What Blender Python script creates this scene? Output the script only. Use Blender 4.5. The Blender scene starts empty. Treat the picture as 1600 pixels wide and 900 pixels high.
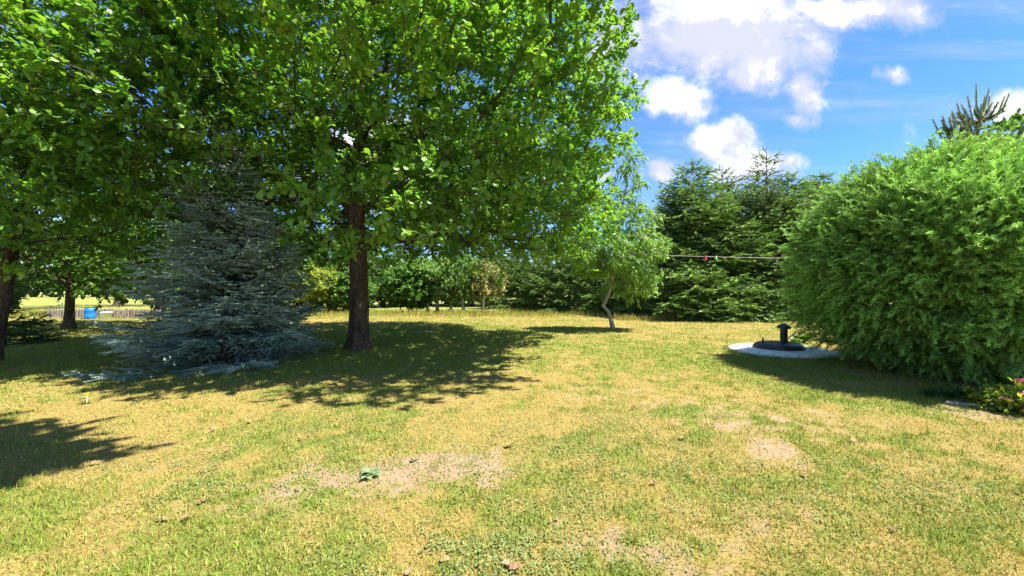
import bpy, math
import numpy as np

# ------------------------------------------------------------------ camera, sky, sun, exposure
S = bpy.context.scene
C = S.collection
R = math.radians
FPX = 625.0                      # focal length in photo pixels (1600 wide)
HOR = 456.0
CAMH = 1.6

cam_d = bpy.data.cameras.new('camera')
cam_d.sensor_width = 36
cam_d.lens = FPX / 1600 * 36
cam_d.clip_end = 6000
cam = bpy.data.objects.new('camera', cam_d)
C.objects.link(cam)
cam.location = (0, 0, CAMH)
cam.rotation_euler = (R(90) + math.atan((HOR - 450) / FPX), 0, 0)
S.camera = cam

SUN_EL = R(61)
SUN_AZ = math.atan2(0.96, -0.25)           # towards the sun, measured from +Y to +X
sun_d = bpy.data.lights.new('sun', 'SUN')
sun_d.energy = 4.6
sun_d.angle = R(0.53)
sun_d.color = (1.0, 0.95, 0.86)
sun = bpy.data.objects.new('sun', sun_d)
C.objects.link(sun)
sun.rotation_euler = (R(90) - SUN_EL, 0, math.pi - SUN_AZ)
sun.location = (10, -20, 40)

S.view_settings.view_transform = 'Standard'
S.view_settings.look = 'None'
S.view_settings.exposure = 1.85
S.view_settings.gamma = 1
S.view_settings.use_curve_mapping = False
S.cycles.max_bounces = 12
S.cycles.diffuse_bounces = 7
S.cycles.transparent_max_bounces = 4


class NT:
    """small helper to wire node trees"""
    def __init__(self, tree):
        self.t = tree
        tree.nodes.clear()

    def n(self, typ, ins=None, **props):
        nd = self.t.nodes.new(typ)
        for k, v in props.items():
            setattr(nd, k, v)
        for k, v in (ins or {}).items():
            if isinstance(v, bpy.types.NodeSocket):
                self.t.links.new(v, nd.inputs[k])
            else:
                nd.inputs[k].default_value = v
        return nd

    def math(self, op, a, b=None, clamp=False):
        ins = {0: a}
        if b is not None:
            ins[1] = b
        return self.n('ShaderNodeMath', ins, operation=op, use_clamp=clamp).outputs[0]

    def vmath(self, op, a, b=None):
        ins = {0: a}
        if b is not None:
            ins[1] = b
        nd = self.n('ShaderNodeVectorMath', ins, operation=op)
        return nd.outputs[1] if op == 'LENGTH' else nd.outputs[0]

    def mix(self, f, a, b, blend='MIX'):
        nd = self.n('ShaderNodeMix', data_type='RGBA', blend_type=blend)
        for k, v in ((0, f), (6, a), (7, b)):
            if isinstance(v, bpy.types.NodeSocket):
                self.t.links.new(v, nd.inputs[k])
            else:
                nd.inputs[k].default_value = v if k == 0 else (*v[:3], 1)
        return nd.outputs[2]

    def ramp(self, v, a, b, smooth=True):
        nd = self.n('ShaderNodeMapRange', {0: v, 1: a, 2: b, 3: 0.0, 4: 1.0},
                    interpolation_type='SMOOTHSTEP' if smooth else 'LINEAR')
        return nd.outputs[0]

    def noise(self, vec, scale, detail=4, rough=0.55, dist=0.0, out=0):
        return self.n('ShaderNodeTexNoise', {'Vector': vec, 'Scale': scale, 'Detail': detail,
                                             'Roughness': rough, 'Distortion': dist}).outputs[out]


def uv(px, py):
    return ((px - 800) / FPX, (HOR - py) / FPX)


W = bpy.data.worlds.new('World')
S.world = W
W.use_nodes = True
w = NT(W.node_tree)
sky = w.n('ShaderNodeTexSky', sky_type='NISHITA', sun_disc=False, sun_elevation=SUN_EL,
          sun_rotation=SUN_AZ, air_density=1.0, dust_density=0.25, ozone_density=2.5)
skyc = w.n('ShaderNodeHueSaturation', {'Saturation': 1.22, 'Value': 1.25, 'Color': sky.outputs[0]}).outputs[0]
skyc = w.mix(1.0, skyc, (0.66, 0.79, 1.0), 'MULTIPLY')
tc = w.n('ShaderNodeTexCoord').outputs['Generated']
sep = w.n('ShaderNodeSeparateXYZ', {0: tc})
ay = w.math('MAXIMUM', w.math('ABSOLUTE', sep.outputs[1]), 0.02)
u_ = w.math('DIVIDE', sep.outputs[0], ay)
v_ = w.math('DIVIDE', sep.outputs[2], ay)
cuv = w.n('ShaderNodeCombineXYZ', {0: u_, 1: v_, 2: 0.0}).outputs[0]
warp = w.vmath('SUBTRACT', w.noise(cuv, 4.0, 5, 0.6, out=1), (0.5, 0.5, 0.5))
cw = w.vmath('ADD', cuv, w.vmath('MULTIPLY', warp, (0.24, 0.20, 0)))
fbm = w.noise(cuv, 6.0, 9, 0.64, 0.25)
fbs = w.noise(w.vmath('ADD', cuv, (0.022, 0.03, 0)), 6.0, 9, 0.64, 0.25)
relief = w.math('SUBTRACT', fbm, fbs)


def blob_field(blobs):
    acc = None
    for px, py, rx, ry, k in blobs:
        cx, cy = uv(px, py)
        d = w.vmath('MULTIPLY', w.vmath('SUBTRACT', cw, (cx, cy, 0)), (FPX / rx, FPX / ry, 0))
        m = w.math('MULTIPLY', w.math('SUBTRACT', 1.0, w.vmath('LENGTH', d), clamp=True), k)
        acc = m if acc is None else w.math('MAXIMUM', acc, m)
    return acc


body = blob_field([
    (1130, 40, 250, 120, 1.15), (1200, 90, 150, 85, 1.0), (1330, 10, 210, 62, 1.0), (945, 50, 75, 100, .75),
    (1060, 140, 90, 60, 1.0), (1250, 150, 60, 55, .8), (1235, 190, 62, 30, .72), (1140, 222, 85, 58, .95),
    (1170, 262, 130, 42, .95), (1035, 270, 55, 30, .7), (933, 280, 30, 18, .85), (1390, 116, 40, 26, .62),
    (1605, 158, 75, 45, 1.1), (600, 250, 250, 130, .9), (300, -120, 300, 90, .8), (760, 330, 120, 60, .9),
    (1900, -100, 200, 120, .9), (-300, 100, 260, 120, .8)])
bright = blob_field([(1055, 132, 75, 48, 1.0), (1110, 0, 130, 45, 1.0), (1310, 12, 120, 38, .8), (1125, 210, 55, 45, .9),
                     (1135, 262, 90, 32, .8), (1600, 155, 70, 36, 1.0), (600, 250, 160, 90, .8)])
dens = w.math('ADD', body, w.math('MULTIPLY', w.math('SUBTRACT', fbm, 0.5), 1.55))
alpha = w.ramp(dens, 0.08, 0.74)
# thin high streaks
st = w.n('ShaderNodeMapping', {'Vector': cuv, 'Rotation': (0, 0, R(-14)), 'Scale': (0.9, 7.0, 1)}).outputs[0]
streak = w.ramp(w.noise(st, 1.6, 5, 0.6), 0.43, 0.8)
alpha2 = w.math('MAXIMUM', alpha, w.math('MULTIPLY', streak, 0.42))
shade = w.ramp(w.math('ADD', w.math('MULTIPLY', bright, 1.5), w.math('MULTIPLY', relief, 4.0)), 0.0, 1.0)
ccol = w.mix(shade, (3.8, 3.95, 4.7), (6.6, 6.6, 6.7))
final = w.mix(alpha2, skyc, ccol)
bg = w.n('ShaderNodeBackground', {'Color': final, 'Strength': 0.058})
wo = w.n('ShaderNodeOutputWorld', {'Surface': bg.outputs[0]})

# ------------------------------------------------------------------ helpers
rng = np.random.default_rng(11)


def nrm(a):
    return a / np.maximum(np.linalg.norm(a, axis=-1, keepdims=True), 1e-9)


_tab = np.random.default_rng(3).random((256, 256))


def vnoise(x, y):
    xi, yi = np.floor(x).astype(int), np.floor(y).astype(int)
    fx, fy = x - xi, y - yi
    fx, fy = fx * fx * (3 - 2 * fx), fy * fy * (3 - 2 * fy)
    g = lambda a, b: _tab[a & 255, b & 255]
    return ((g(xi, yi) * (1 - fx) + g(xi + 1, yi) * fx) * (1 - fy)
            + (g(xi, yi + 1) * (1 - fx) + g(xi + 1, yi + 1) * fx) * fy)


def fbm2(x, y, f=1.0, o=4):
    s, a, t = 0, 1.0, 0
    for k in range(o):
        s = s + a * vnoise(x * f + 17.3 * k, y * f + 9.1 * k)
        t += a
        a *= 0.55
        f *= 2.03
    return s / t


def sinoise(p, f, seed):
    r = np.random.default_rng(seed)
    k = r.normal(size=(10, 3)) * f
    ph = r.random(10) * 6.28
    return np.sin(p @ k.T + ph).mean(-1) * 2.2


class Geo:
    """collects faces and per-vertex colour, builds ONE mesh object"""
    def __init__(self):
        self.v, self.c, self.f, self.m, self.n = [], [], [], [], 0

    def add(self, V, F, col=(1, 1, 1), m=0):
        V = np.asarray(V, np.float32).reshape(-1, 3)
        F = np.asarray(F, np.int64)
        self.v.append(V)
        c = np.ones((len(V), 4), np.float32)
        c[:, :3] = np.asarray(col, np.float32)
        self.c.append(c)
        self.f.append(F + self.n)
        self.m.append(np.full(len(F), m, np.int32))
        self.n += len(V)

    def mesh(self, name, mats, smooth=False):
        V = np.concatenate(self.v)
        loops = np.concatenate([f.reshape(-1) for f in self.f]).astype(np.int32)
        tot = np.concatenate([np.full(len(f), f.shape[1]) for f in self.f])
        st = np.concatenate([[0], np.cumsum(tot)[:-1]]).astype(np.int32)
        me = bpy.data.meshes.new(name)
        me.vertices.add(len(V))
        me.vertices.foreach_set('co', V.reshape(-1))
        me.loops.add(len(loops))
        me.loops.foreach_set('vertex_index', loops)
        me.polygons.add(len(tot))
        me.polygons.foreach_set('loop_start', st)
        me.polygons.foreach_set('material_index', np.concatenate(self.m))
        me.polygons.foreach_set('use_smooth', np.full(len(tot), smooth))
        for mt in (mats if isinstance(mats, (list, tuple)) else [mats]):
            me.materials.append(mt)
        at = me.color_attributes.new('Col', 'FLOAT_COLOR', 'POINT')
        at.data.foreach_set('color', np.concatenate(self.c).reshape(-1))
        me.update(calc_edges=True)
        return me

    def build(self, name, mats, parent=None, smooth=False):
        o = bpy.data.objects.new(name, self.mesh(name, mats, smooth))
        C.objects.link(o)
        if parent is not None:
            o.parent = parent
        return o


def tag(o, label=None, cat=None, group=None, kind=None):
    for k, v in (('label', label), ('category', cat), ('group', group), ('kind', kind)):
        if v:
            o[k] = v
    return o


def thing(name, loc, label, cat, group=None, rz=0):
    o = bpy.data.objects.new(name, None)
    C.objects.link(o)
    o.location = loc
    o.rotation_euler = (0, 0, rz)
    o.empty_display_size = 0.2
    return tag(o, label, cat, group)


def copy_tree(o, parent=None):
    c = o.copy()
    C.objects.link(c)
    c.parent = parent
    for ch in list(o.children):
        copy_tree(ch, c)
    return c


def inst(g, T, F, P, X, N, s, col, m=0, percol=False):
    """copies of template T (x along X, z along N) at P; s: scalar or (n,) or (n,3)"""
    P, X, N = np.asarray(P, float), nrm(np.asarray(X, float)), np.asarray(N, float)
    N = nrm(N - (N * X).sum(-1, keepdims=True) * X)
    Y = np.cross(N, X)
    n, k = len(P), len(T)
    s = np.broadcast_to(np.asarray(s, float).reshape(n, -1) if np.ndim(s) else np.full((n, 1), s), (n, 3)) \
        if np.ndim(s) < 2 or np.shape(s)[1] != 3 else np.asarray(s)
    V = (P[:, None] + T[None, :, 0:1] * (s[:, None, 0:1] * X[:, None])
         + T[None, :, 1:2] * (s[:, None, 1:2] * Y[:, None]) + T[None, :, 2:3] * (s[:, None, 2:3] * N[:, None]))
    FF = (F[None] + (np.arange(n) * k)[:, None, None]).reshape(-1, F.shape[1])
    col = np.asarray(col, float)
    if col.ndim == 2 and not percol:
        col = np.repeat(col, k, 0)
    g.add(V.reshape(-1, 3), FF, col, m)


def tube(g, pts, rad, sides=6, col=(1, 1, 1), cap=True, m=0):
    pts = np.asarray(pts, float)
    rad = np.broadcast_to(np.asarray(rad, float), (len(pts),))
    d = nrm(np.gradient(pts, axis=0))
    ref = np.array([0, 0, 1.0]) if abs(d[0, 2]) < 0.8 else np.array([1.0, 0, 0])
    V = []
    for p, t, r in zip(pts, d, rad):
        a = nrm(np.cross(t, ref))
        b = np.cross(a, t)
        ref = np.cross(a, t) if abs((np.cross(a, t) * t).sum()) < .5 else ref
        ang = np.arange(sides) / sides * 2 * math.pi
        V.append(p + r * (np.cos(ang)[:, None] * a + np.sin(ang)[:, None] * b))
    V = np.concatenate(V)
    i = np.arange(len(pts) - 1)[:, None] * sides
    j = np.arange(sides)[None]
    j2 = (j + 1) % sides
    F = np.stack([i + j, i + j2, i + sides + j2, i + sides + j], -1).reshape(-1, 4)
    g.add(V, F, col, m)
    if cap:
        g.add(V[-sides:], np.arange(sides)[None], col, m)


def lathe(g, prof, seg=32, col=(1, 1, 1), m=0, wob=None):
    """prof: list of (r, z)"""
    a = np.arange(seg) / seg * 2 * math.pi
    V = []
    for r, z in prof:
        k = 1 if wob is None else wob
        V.append(np.stack([np.cos(a) * r * k, np.sin(a) * r * k, np.full(seg, z)], -1))
    V = np.concatenate(V)
    i = np.arange(len(prof) - 1)[:, None] * seg
    j = np.arange(seg)[None]
    j2 = (j + 1) % seg
    F = np.stack([i + j, i + j2, i + seg + j2, i + seg + j], -1).reshape(-1, 4)
    g.add(V, F, col, m)


def box(g, lo, hi, col=(1, 1, 1), m=0):
    lo, hi = np.asarray(lo, float), np.asarray(hi, float)
    V = np.array([[(lo, hi)[i][0], (lo, hi)[j][1], (lo, hi)[k][2]] for i in (0, 1) for j in (0, 1) for k in (0, 1)])
    F = [[0, 1, 3, 2], [4, 6, 7, 5], [0, 4, 5, 1], [2, 3, 7, 6], [0, 2, 6, 4], [1, 5, 7, 3]]
    g.add(V, F, col, m)


# ------------------------------------------------------------------ materials
def material(name):
    m = bpy.data.materials.new(name)
    m.use_nodes = True
    return m, NT(m.node_tree)


def leaf_mat(name, transl=0.4, rough=0.45, spec=0.4, tmul=(1.5, 1.75, 0.7)):
    m, t = material(name)
    a = t.n('ShaderNodeAttribute', attribute_name='Col').outputs[0]
    p = t.n('ShaderNodeBsdfPrincipled', {'Base Color': a, 'Roughness': rough, 'Specular IOR Level': spec})
    tr = t.n('ShaderNodeBsdfTranslucent', {'Color': t.mix(1.0, a, tmul, 'MULTIPLY')})
    mx = t.n('ShaderNodeMixShader', {0: transl, 1: p.outputs[0], 2: tr.outputs[0]})
    t.n('ShaderNodeOutputMaterial', {0: mx.outputs[0]})
    return m


def bark_mat(name, c0, c1, scale=9.0, stretch=0.22, bump=0.6):
    m, t = material(name)
    co = t.n('ShaderNodeTexCoord').outputs['Object']
    mp = t.n('ShaderNodeMapping', {'Vector': co, 'Scale': (1, 1, stretch)}).outputs[0]
    n1 = t.noise(mp, scale, 6, 0.65, 0.4)
    v = t.n('ShaderNodeTexVoronoi', {'Vector': t.vmath('ADD', mp, t.vmath('MULTIPLY', t.noise(co, 6, out=1), (.08, .08, .08))),
                                     'Scale': scale * 2.2}, feature='DISTANCE_TO_EDGE').outputs[0]
    n2 = t.noise(co, 2.0, 3)
    f = t.math('ADD', t.math('MULTIPLY', n1, 0.7), t.math('MULTIPLY', n2, 0.3))
    c = t.mix(t.ramp(f, 0.36, 0.62), c0, c1)
    c = t.mix(t.ramp(v, 0.0, 0.09), tuple(x * 0.6 for x in c0), c)
    h = t.math('ADD', n1, t.math('MULTIPLY', t.ramp(v, 0.0, 0.14), 0.8))
    b = t.n('ShaderNodeBump', {'Strength': bump, 'Distance': 0.03, 'Height': h}).outputs[0]
    p = t.n('ShaderNodeBsdfPrincipled', {'Base Color': c, 'Roughness': 0.9, 'Specular IOR Level': 0.2, 'Normal': b})
    t.n('ShaderNodeOutputMaterial', {0: p.outputs[0]})
    return m


def rough_mat(name, c0, c1, scale=6.0, rough=0.7, bump=0.2, spec=0.3, dist=0.01, attr=False):
    m, t = material(name)
    co = t.n('ShaderNodeTexCoord').outputs['Object']
    n = t.noise(co, scale, 6, 0.6)
    c = t.mix(t.ramp(n, 0.35, 0.65), c0, c1)
    if attr:
        c = t.mix(1.0, c, t.n('ShaderNodeAttribute', attribute_name='Col').outputs[0], 'MULTIPLY')
    b = t.n('ShaderNodeBump', {'Strength': bump, 'Distance': dist, 'Height': t.noise(co, scale * 5, 5, 0.65)}).outputs[0]
    p = t.n('ShaderNodeBsdfPrincipled', {'Base Color': c, 'Roughness': rough, 'Specular IOR Level': spec, 'Normal': b})
    t.n('ShaderNodeOutputMaterial', {0: p.outputs[0]})
    return m


M_OAK = leaf_mat('oak_leaf', 0.38, 0.42, 0.45, (1.7, 1.85, 0.6))
M_LEAF = leaf_mat('soft_leaf', 0.4, 0.5, 0.35)
M_NEEDLE = leaf_mat('needle', 0.12, 0.55, 0.3, (1.2, 1.3, 0.8))
M_JUN = leaf_mat('juniper_scale', 0.25, 0.55, 0.3, (1.4, 1.5, 0.8))
M_GRASS = leaf_mat('grass_blade', 0.3, 0.6, 0.2, (1.2, 1.2, 0.8))
M_BARK = bark_mat('oak_bark', (0.055, 0.036, 0.024), (0.15, 0.10, 0.068))
M_BARK2 = bark_mat('dark_bark', (0.05, 0.037, 0.028), (0.12, 0.09, 0.068))
M_PALE = bark_mat('pale_bark', (0.22, 0.2, 0.17), (0.42, 0.39, 0.34), 14, 0.5, 0.3)
M_LIME = bark_mat('whitewashed_bark', (0.55, 0.54, 0.5), (0.8, 0.79, 0.76), 14, 0.5, 0.3)


# ------------------------------------------------------------------ ground
def gauss(x, y, cx, cy, rx, ry, a=0.0):
    dx, dy = x - cx, y - cy
    ca, sa = math.cos(a), math.sin(a)
    p, q = (dx * ca + dy * sa) / rx, (-dx * sa + dy * ca) / ry
    return np.exp(-(p * p + q * q))


def lawn_maps(x, y):
    """dryness and bareness of the lawn at a point"""
    n1 = fbm2(x + 40, y + 40, 0.55, 4)
    n2 = fbm2(x + 140, y + 71, 1.9, 4)
    n3 = fbm2(x + 13, y + 310, 6.0, 3)
    n4 = fbm2(x + 77, y + 11, 13.0, 2)
    dry = 0.64 + (n1 - 0.5) * 0.7 + (n2 - 0.5) * 1.0 + (n3 - 0.5) * 0.9 + (n4 - .5) * .6
    dry -= 0.60 * gauss(x, y, -4.2, 14.0, 6.0, 6.5)            # shaded lawn keeps green
    dry -= 0.30 * gauss(x, y, -11.5, 10.5, 4.5, 3.5)
    dry -= 0.30 * gauss(x, y, 6.2, 8.6, 1.8, 3.2)
    dry += 0.22 * gauss(x, y, -5.0, 5.2, 3.0, 1.4)
    dry += 0.22 * gauss(x, y, 1.2, 7.0, 2.6, 1.3)
    dry -= 0.16 * gauss(x, y, -1.6, 2.35, 1.3, 0.45)
    dry -= 0.16 * gauss(x, y, 3.6, 2.9, 1.5, 0.7)
    dry -= 0.22 * gauss(x, y, 0.4, 3.2, 0.9, 1.0)
    dry -= 0.22 * gauss(x, y, -4.0, 3.0, 1.6, 0.6)
    dry -= 0.25 * gauss(x, y, 3.5, 11.5, 4.0, 2.5)
    far = np.clip((y - 16) / 12, 0, 1)
    dry = dry * (1 - 0.35 * far) + 0.35 * far * 0.62
    bare = 1.1 * gauss(x, y, -1.35, 3.35, 1.5, 0.52, 0.25) + 0.75 * gauss(x, y, -0.55, 3.75, 0.6, 0.35)
    bare = np.maximum(bare, 0.85 * gauss(x, y, 2.7, 5.1, 1.4, 0.9, -0.3))
    bare = np.maximum(bare, 0.72 * gauss(x, y, 2.75, 3.95, 0.6, 0.4))
    bare = np.maximum(bare, 0.65 * gauss(x, y, 1.3, 6.5, 1.1, 0.5))
    bare = np.maximum(bare, 0.62 * gauss(x, y, 3.0, 7.6, 0.7, 0.5))
    bare = np.maximum(bare, 0.85 * gauss(x, y, 6.2, 5.25, 1.6, 0.42, -0.25))
    bare = np.maximum(bare, 0.72 * gauss(x, y, 0.75, 2.5, 0.7, 0.35))
    bare = np.maximum(bare, 0.62 * gauss(x, y, 1.75, 2.9, 0.6, 0.4))
    bare = np.maximum(bare, 0.6 * gauss(x, y, -3.0, 4.3, 0.9, 0.4))
    bare = np.maximum(bare, 0.7 * gauss(x, y, -4.13, 10.75, 0.75, 0.75))
    bare = np.maximum(bare, 0.95 * gauss(x, y, 8.7, 7.6, 2.6, 2.3))
    bare = np.maximum(bare, 0.6 * gauss(x, y, -8.2, 6.1, 1.6, 0.5))
    bare = bare * .9 + (n2 - 0.5) * 1.0 + (n3 - 0.5) * 1.1 + (n4 - .5) * .8 - 0.14
    return np.clip(dry, 0, 1), np.clip(bare * 1.35 - 0.25, 0, 1)


def height(x, y):
    return (fbm2(x + 9, y + 77, 0.8, 3) - 0.5) * 0.05 + (fbm2(x + 3, y + 5, 5.0, 2) - 0.5) * 0.018


def axis(lo, hi, step, far):
    a = list(np.arange(lo, hi, step))
    s = step
    x = hi
    up = []
    while x < far:
        up.append(x)
        s *= 1.18
        x += s
    up.append(far)
    s, x, dn = step, lo - step, []
    while x > -far:
        dn.append(x)
        s *= 1.18
        x -= s
    dn.append(-far)
    return np.array(dn[::-1] + a + up)


gx, gy = axis(-13, 13, 0.09, 2500), axis(0.8, 15, 0.09, 2500)
XX, YY = np.meshgrid(gx, gy)
dry, bare = lawn_maps(XX, YY)
fade = np.clip(1 - (np.hypot(XX, YY) - 35) / 25, 0, 1)
ZZ = height(XX, YY) * fade
nx, ny = len(gx), len(gy)
idx = np.arange(nx * ny).reshape(ny, nx)
F = np.stack([idx[:-1, :-1], idx[:-1, 1:], idx[1:, 1:], idx[1:, :-1]], -1).reshape(-1, 4)
meadow = np.clip((np.hypot(XX, YY) - 26) / 6, 0, 1)
g = Geo()
g.add(np.stack([XX, YY, ZZ], -1), F, np.stack([dry, bare, meadow], -1).reshape(-1, 3))
mg, t = material('dry_lawn')
at = t.n('ShaderNodeAttribute', attribute_name='Col').outputs[0]
sp = t.n('ShaderNodeSeparateXYZ', {0: at})
co = t.n('ShaderNodeTexCoord').outputs['Object']
fn = t.noise(co, 38, 5, 0.7)
fn2 = t.noise(co, 150, 3, 0.7)
mn = t.noise(co, 4, 5, 0.6)
dr = t.ramp(t.math('ADD', sp.outputs[0], t.math('MULTIPLY', t.math('SUBTRACT', fn, 0.5), 1.1)), 0.25, 0.75)
gcol = t.mix(fn2, (0.12, 0.15, 0.028), (0.22, 0.24, 0.055))
scol = t.mix(fn2, (0.21, 0.155, 0.045), (0.33, 0.255, 0.08))
col = t.mix(dr, gcol, scol)
br = t.ramp(t.math('ADD', sp.outputs[1], t.math('MULTIPLY', t.math('SUBTRACT', t.math('ADD', t.math('MULTIPLY', fn, .6), t.math('MULTIPLY', t.noise(co, 11, 5, .7), .6)), 0.6), 2.2)), 0.15, 0.95)
soil = t.mix(mn, (0.26, 0.18, 0.115), (0.36, 0.265, 0.175))
soil = t.mix(t.ramp(fn2, 0.55, 0.75), soil, (0.22, 0.14, 0.07))
col = t.mix(br, col, soil)
mead = t.mix(t.noise(co, 0.4, 5), (0.13, 0.17, 0.03), (0.27, 0.25, 0.07))
col = t.mix(sp.outputs[2], col, mead)
bp = t.n('ShaderNodeBump', {'Strength': 0.8, 'Distance': 0.02, 'Height': t.math('ADD', fn, fn2)}).outputs[0]
p = t.n('ShaderNodeBsdfPrincipled', {'Base Color': col, 'Roughness': 0.95, 'Specular IOR Level': 0.1, 'Normal': bp})
t.n('ShaderNodeOutputMaterial', {0: p.outputs[0]})
tag(g.build('ground', mg, smooth=True), 'dry yellow lawn with green patches and bare sandy soil', 'lawn', kind='structure')

# ------------------------------------------------------------------ grass (nobody could count it)
def blades(g, x, y, dry, L, wd, lean, spread, r):
    n = len(x)
    a = r.random(n) * 6.283
    dirx, diry = np.cos(a), np.sin(a)
    z = height(x, y) - 0.004
    tilt = np.clip(lean + r.normal(size=n) * spread, 0.05, 1.45)
    hx, vz = np.sin(tilt) * L, np.cos(tilt) * L
    b = r.random(n) * 6.283
    wx, wy = np.cos(b) * wd, np.sin(b) * wd
    P0 = np.stack([x - wx, y - wy, z], -1)
    P1 = np.stack([x + wx, y + wy, z], -1)
    mx, my, mz = x + dirx * hx * .4, y + diry * hx * .4, z + vz * .62
    P2 = np.stack([mx + wx * .8, my + wy * .8, mz], -1)
    P3 = np.stack([mx - wx * .8, my - wy * .8, mz], -1)
    P4 = np.stack([x + dirx * hx, y + diry * hx, z + vz], -1)
    V = np.stack([P0, P1, P2, P3, P4], 1)
    gr = np.stack([0.17 + r.random(n) * .10, 0.225 + r.random(n) * .10, 0.03 + r.random(n) * .03], -1)
    q_ = r.random(n)
    stw = np.stack([0.27 + q_ * .21, 0.205 + q_ * .18, 0.045 + q_ * .06 + r.random(n) * .025], -1)
    k = (r.random(n) < dry)[:, None]
    colr = np.where(k, stw, gr) * (0.8 + .4 * r.random((n, 1)))
    base = np.arange(n)[:, None] * 5
    colr = np.repeat(colr, 5, 0)
    off = g.n
    g.add(V.reshape(-1, 3), base + np.array([[0, 1, 2, 3]]), colr)
    # tip triangles share the same vertices
    g.f.append((base + np.array([[3, 2, 4]])) + off)
    g.m.append(np.zeros(n, np.int32))


g = Geo()
r = np.random.default_rng(21)
N = 680000
D = (1.1 ** .3 + r.random(N) * (30 ** .3 - 1.1 ** .3)) ** (1 / .3)
x = (r.random(N) * 2 - 1) * (1.36 * D + 1.4)
dry, bare = lawn_maps(x, D)
slab_d = np.hypot(x - 7.2, D - 10.75)
keep = (r.random(N) > bare * 0.72) & (slab_d > 1.27) & (np.hypot(x + 4.13, D - 10.75) > .34)
x, D, dry = x[keep], D[keep], dry[keep]
n = len(x)
isdry = np.clip((dry - 0.45) * 1.25 + 0.45, 0.06, 0.9)
L = (0.022 + 0.028 * r.random(n)) * (1.25 - 0.5 * dry) * (1 + D / 40)
wd = (0.0014 + 0.0011 * r.random(n)) * (1 + D / 5.0)
blades(g, x, D, isdry, L, wd, 0.55 + 0.5 * dry, 0.3, r)
# greener, longer tufts
nt = 900
tD = (1.3 ** .5 + r.random(nt) * (14 ** .5 - 1.3 ** .5)) ** 2
tx = (r.random(nt) * 2 - 1) * (1.36 * tD + 1)
td, tb = lawn_maps(tx, tD)
ok = (np.hypot(tx - 7.2, tD - 10.75) > 1.4) & (r.random(nt) > np.clip(td * 1.1 - .15, 0, .85))
tx, tD = tx[ok], tD[ok]
per = 26
bx = np.repeat(tx, per) + r.normal(size=len(tx) * per) * .045
by = np.repeat(tD, per) + r.normal(size=len(tx) * per) * .045
blades(g, bx, by, np.full(len(bx), .15), .045 + .045 * r.random(len(bx)), .0022 * (1 + by / 7), .5, .3, r)
nl = 60000
lD = (1.3 ** .4 + r.random(nl) * (9 ** .4 - 1.3 ** .4)) ** 2.5
lx = (r.random(nl) * 2 - 1) * (1.36 * lD + 1)
_, lb_ = lawn_maps(lx, lD)
ok = (r.random(nl) < .15 + lb_) & (np.hypot(lx - 7.2, lD - 10.75) > 1.3)
lx, lD = lx[ok], lD[ok]
blades(g, lx, lD, np.full(len(lx), .97), .03 + .05 * r.random(len(lx)), .0013 * (1 + lD / 5), 1.3, .12, r)
# longer grass the mower cannot reach: round the slab and the trunk feet
for cx0, cy0, r0, r1, m_, l0 in ((7.2, 10.75, 1.25, 1.36, 1500, .06), (-4.13, 10.75, .30, .62, 1600, .09), (-11.6, 8.9, .2, .5, 700, .08),
                                 (4.26, 16.6, .1, .35, 500, .1), (-18.6, 16.8, .3, .6, 500, .1)):
    a_ = r.random(m_) * 6.283
    q_ = r0 + (r1 - r0) * r.random(m_) ** 1.5
    blades(g, cx0 + np.cos(a_) * q_, cy0 + np.sin(a_) * q_, np.full(m_, .35), l0 * (.6 + r.random(m_)), .004, .4, .3, r)
# clover and small ground weeds
nc_ = 26000
cen = np.array([(.4, 2.9, 1.0, .7), (1.2, 3.6, .9, .6), (-.3, 2.4, .5, .3), (.9, 4.6, .9, .8), (3.2, 3.3, .8, .4), (-2.6, 3.5, .7, .3), (-1.9, 4.6, .8, .5)])
kk = r.integers(0, len(cen), nc_)
cx_, cy_ = cen[kk, 0] + r.normal(size=nc_) * cen[kk, 2], cen[kk, 1] + r.normal(size=nc_) * cen[kk, 3]
ok = (fbm2(cx_ + 5, cy_ + 3, 4.0, 3) > .47) & (cy_ > 1.1)
cx_, cy_ = cx_[ok], cy_[ok]
n = len(cx_)
_st = [(0, .05, 0), (.4, .34, .03), (.8, .3, .02), (1, .06, -.04)]
CLT = np.array([[a_, sg * b_, c_] for a_, b_, c_ in _st for sg in (-1, 1)], float)
CLF = np.array([[2 * i, 2 * i + 2, 2 * i + 3, 2 * i + 1] for i in range(3)])
inst(g, CLT, CLF, np.stack([cx_, cy_, height(cx_, cy_) + .006 + .02 * r.random(n)], -1), r.normal(size=(n, 3)) * [1, 1, .25],
     np.array([0, 0, 1.0]) + r.normal(size=(n, 3)) * .3, .012 + .010 * r.random(n), np.array([.175, .225, .075]) * (.7 + .6 * r.random((n, 1))))
# taller rough grass along the far lawn edge
n = 48000
ex = r.random(n) * 75 - 45
ey = np.where(ex > 6, 23.2, 28.5) + r.normal(size=n) * np.where(ex > 6, .5, 1.6)
blades(g, ex, ey, np.where(ex > 6, .85, .5), .08 + .34 * r.random(n) ** 2 * fbm2(ex * .9, ey * .9 + 7, 1, 3) * 2, .012, .3, .25, r)
tag(g.build('grass', M_GRASS), 'short patchy lawn grass, straw yellow and green blades', 'grass', kind='stuff')

# ------------------------------------------------------------------ leaf and shoot templates
def strip(st):
    """leaf blade from stations (x, half width, z)"""
    T = []
    for x_, h_, z_ in st:
        T += [[x_, -h_, z_ + h_ * .25], [x_, h_, z_ + h_ * .25]]
    F = [[2 * i, 2 * i + 2, 2 * i + 3, 2 * i + 1] for i in range(len(st) - 1)]
    return np.array(T, float), np.array(F)


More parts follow.
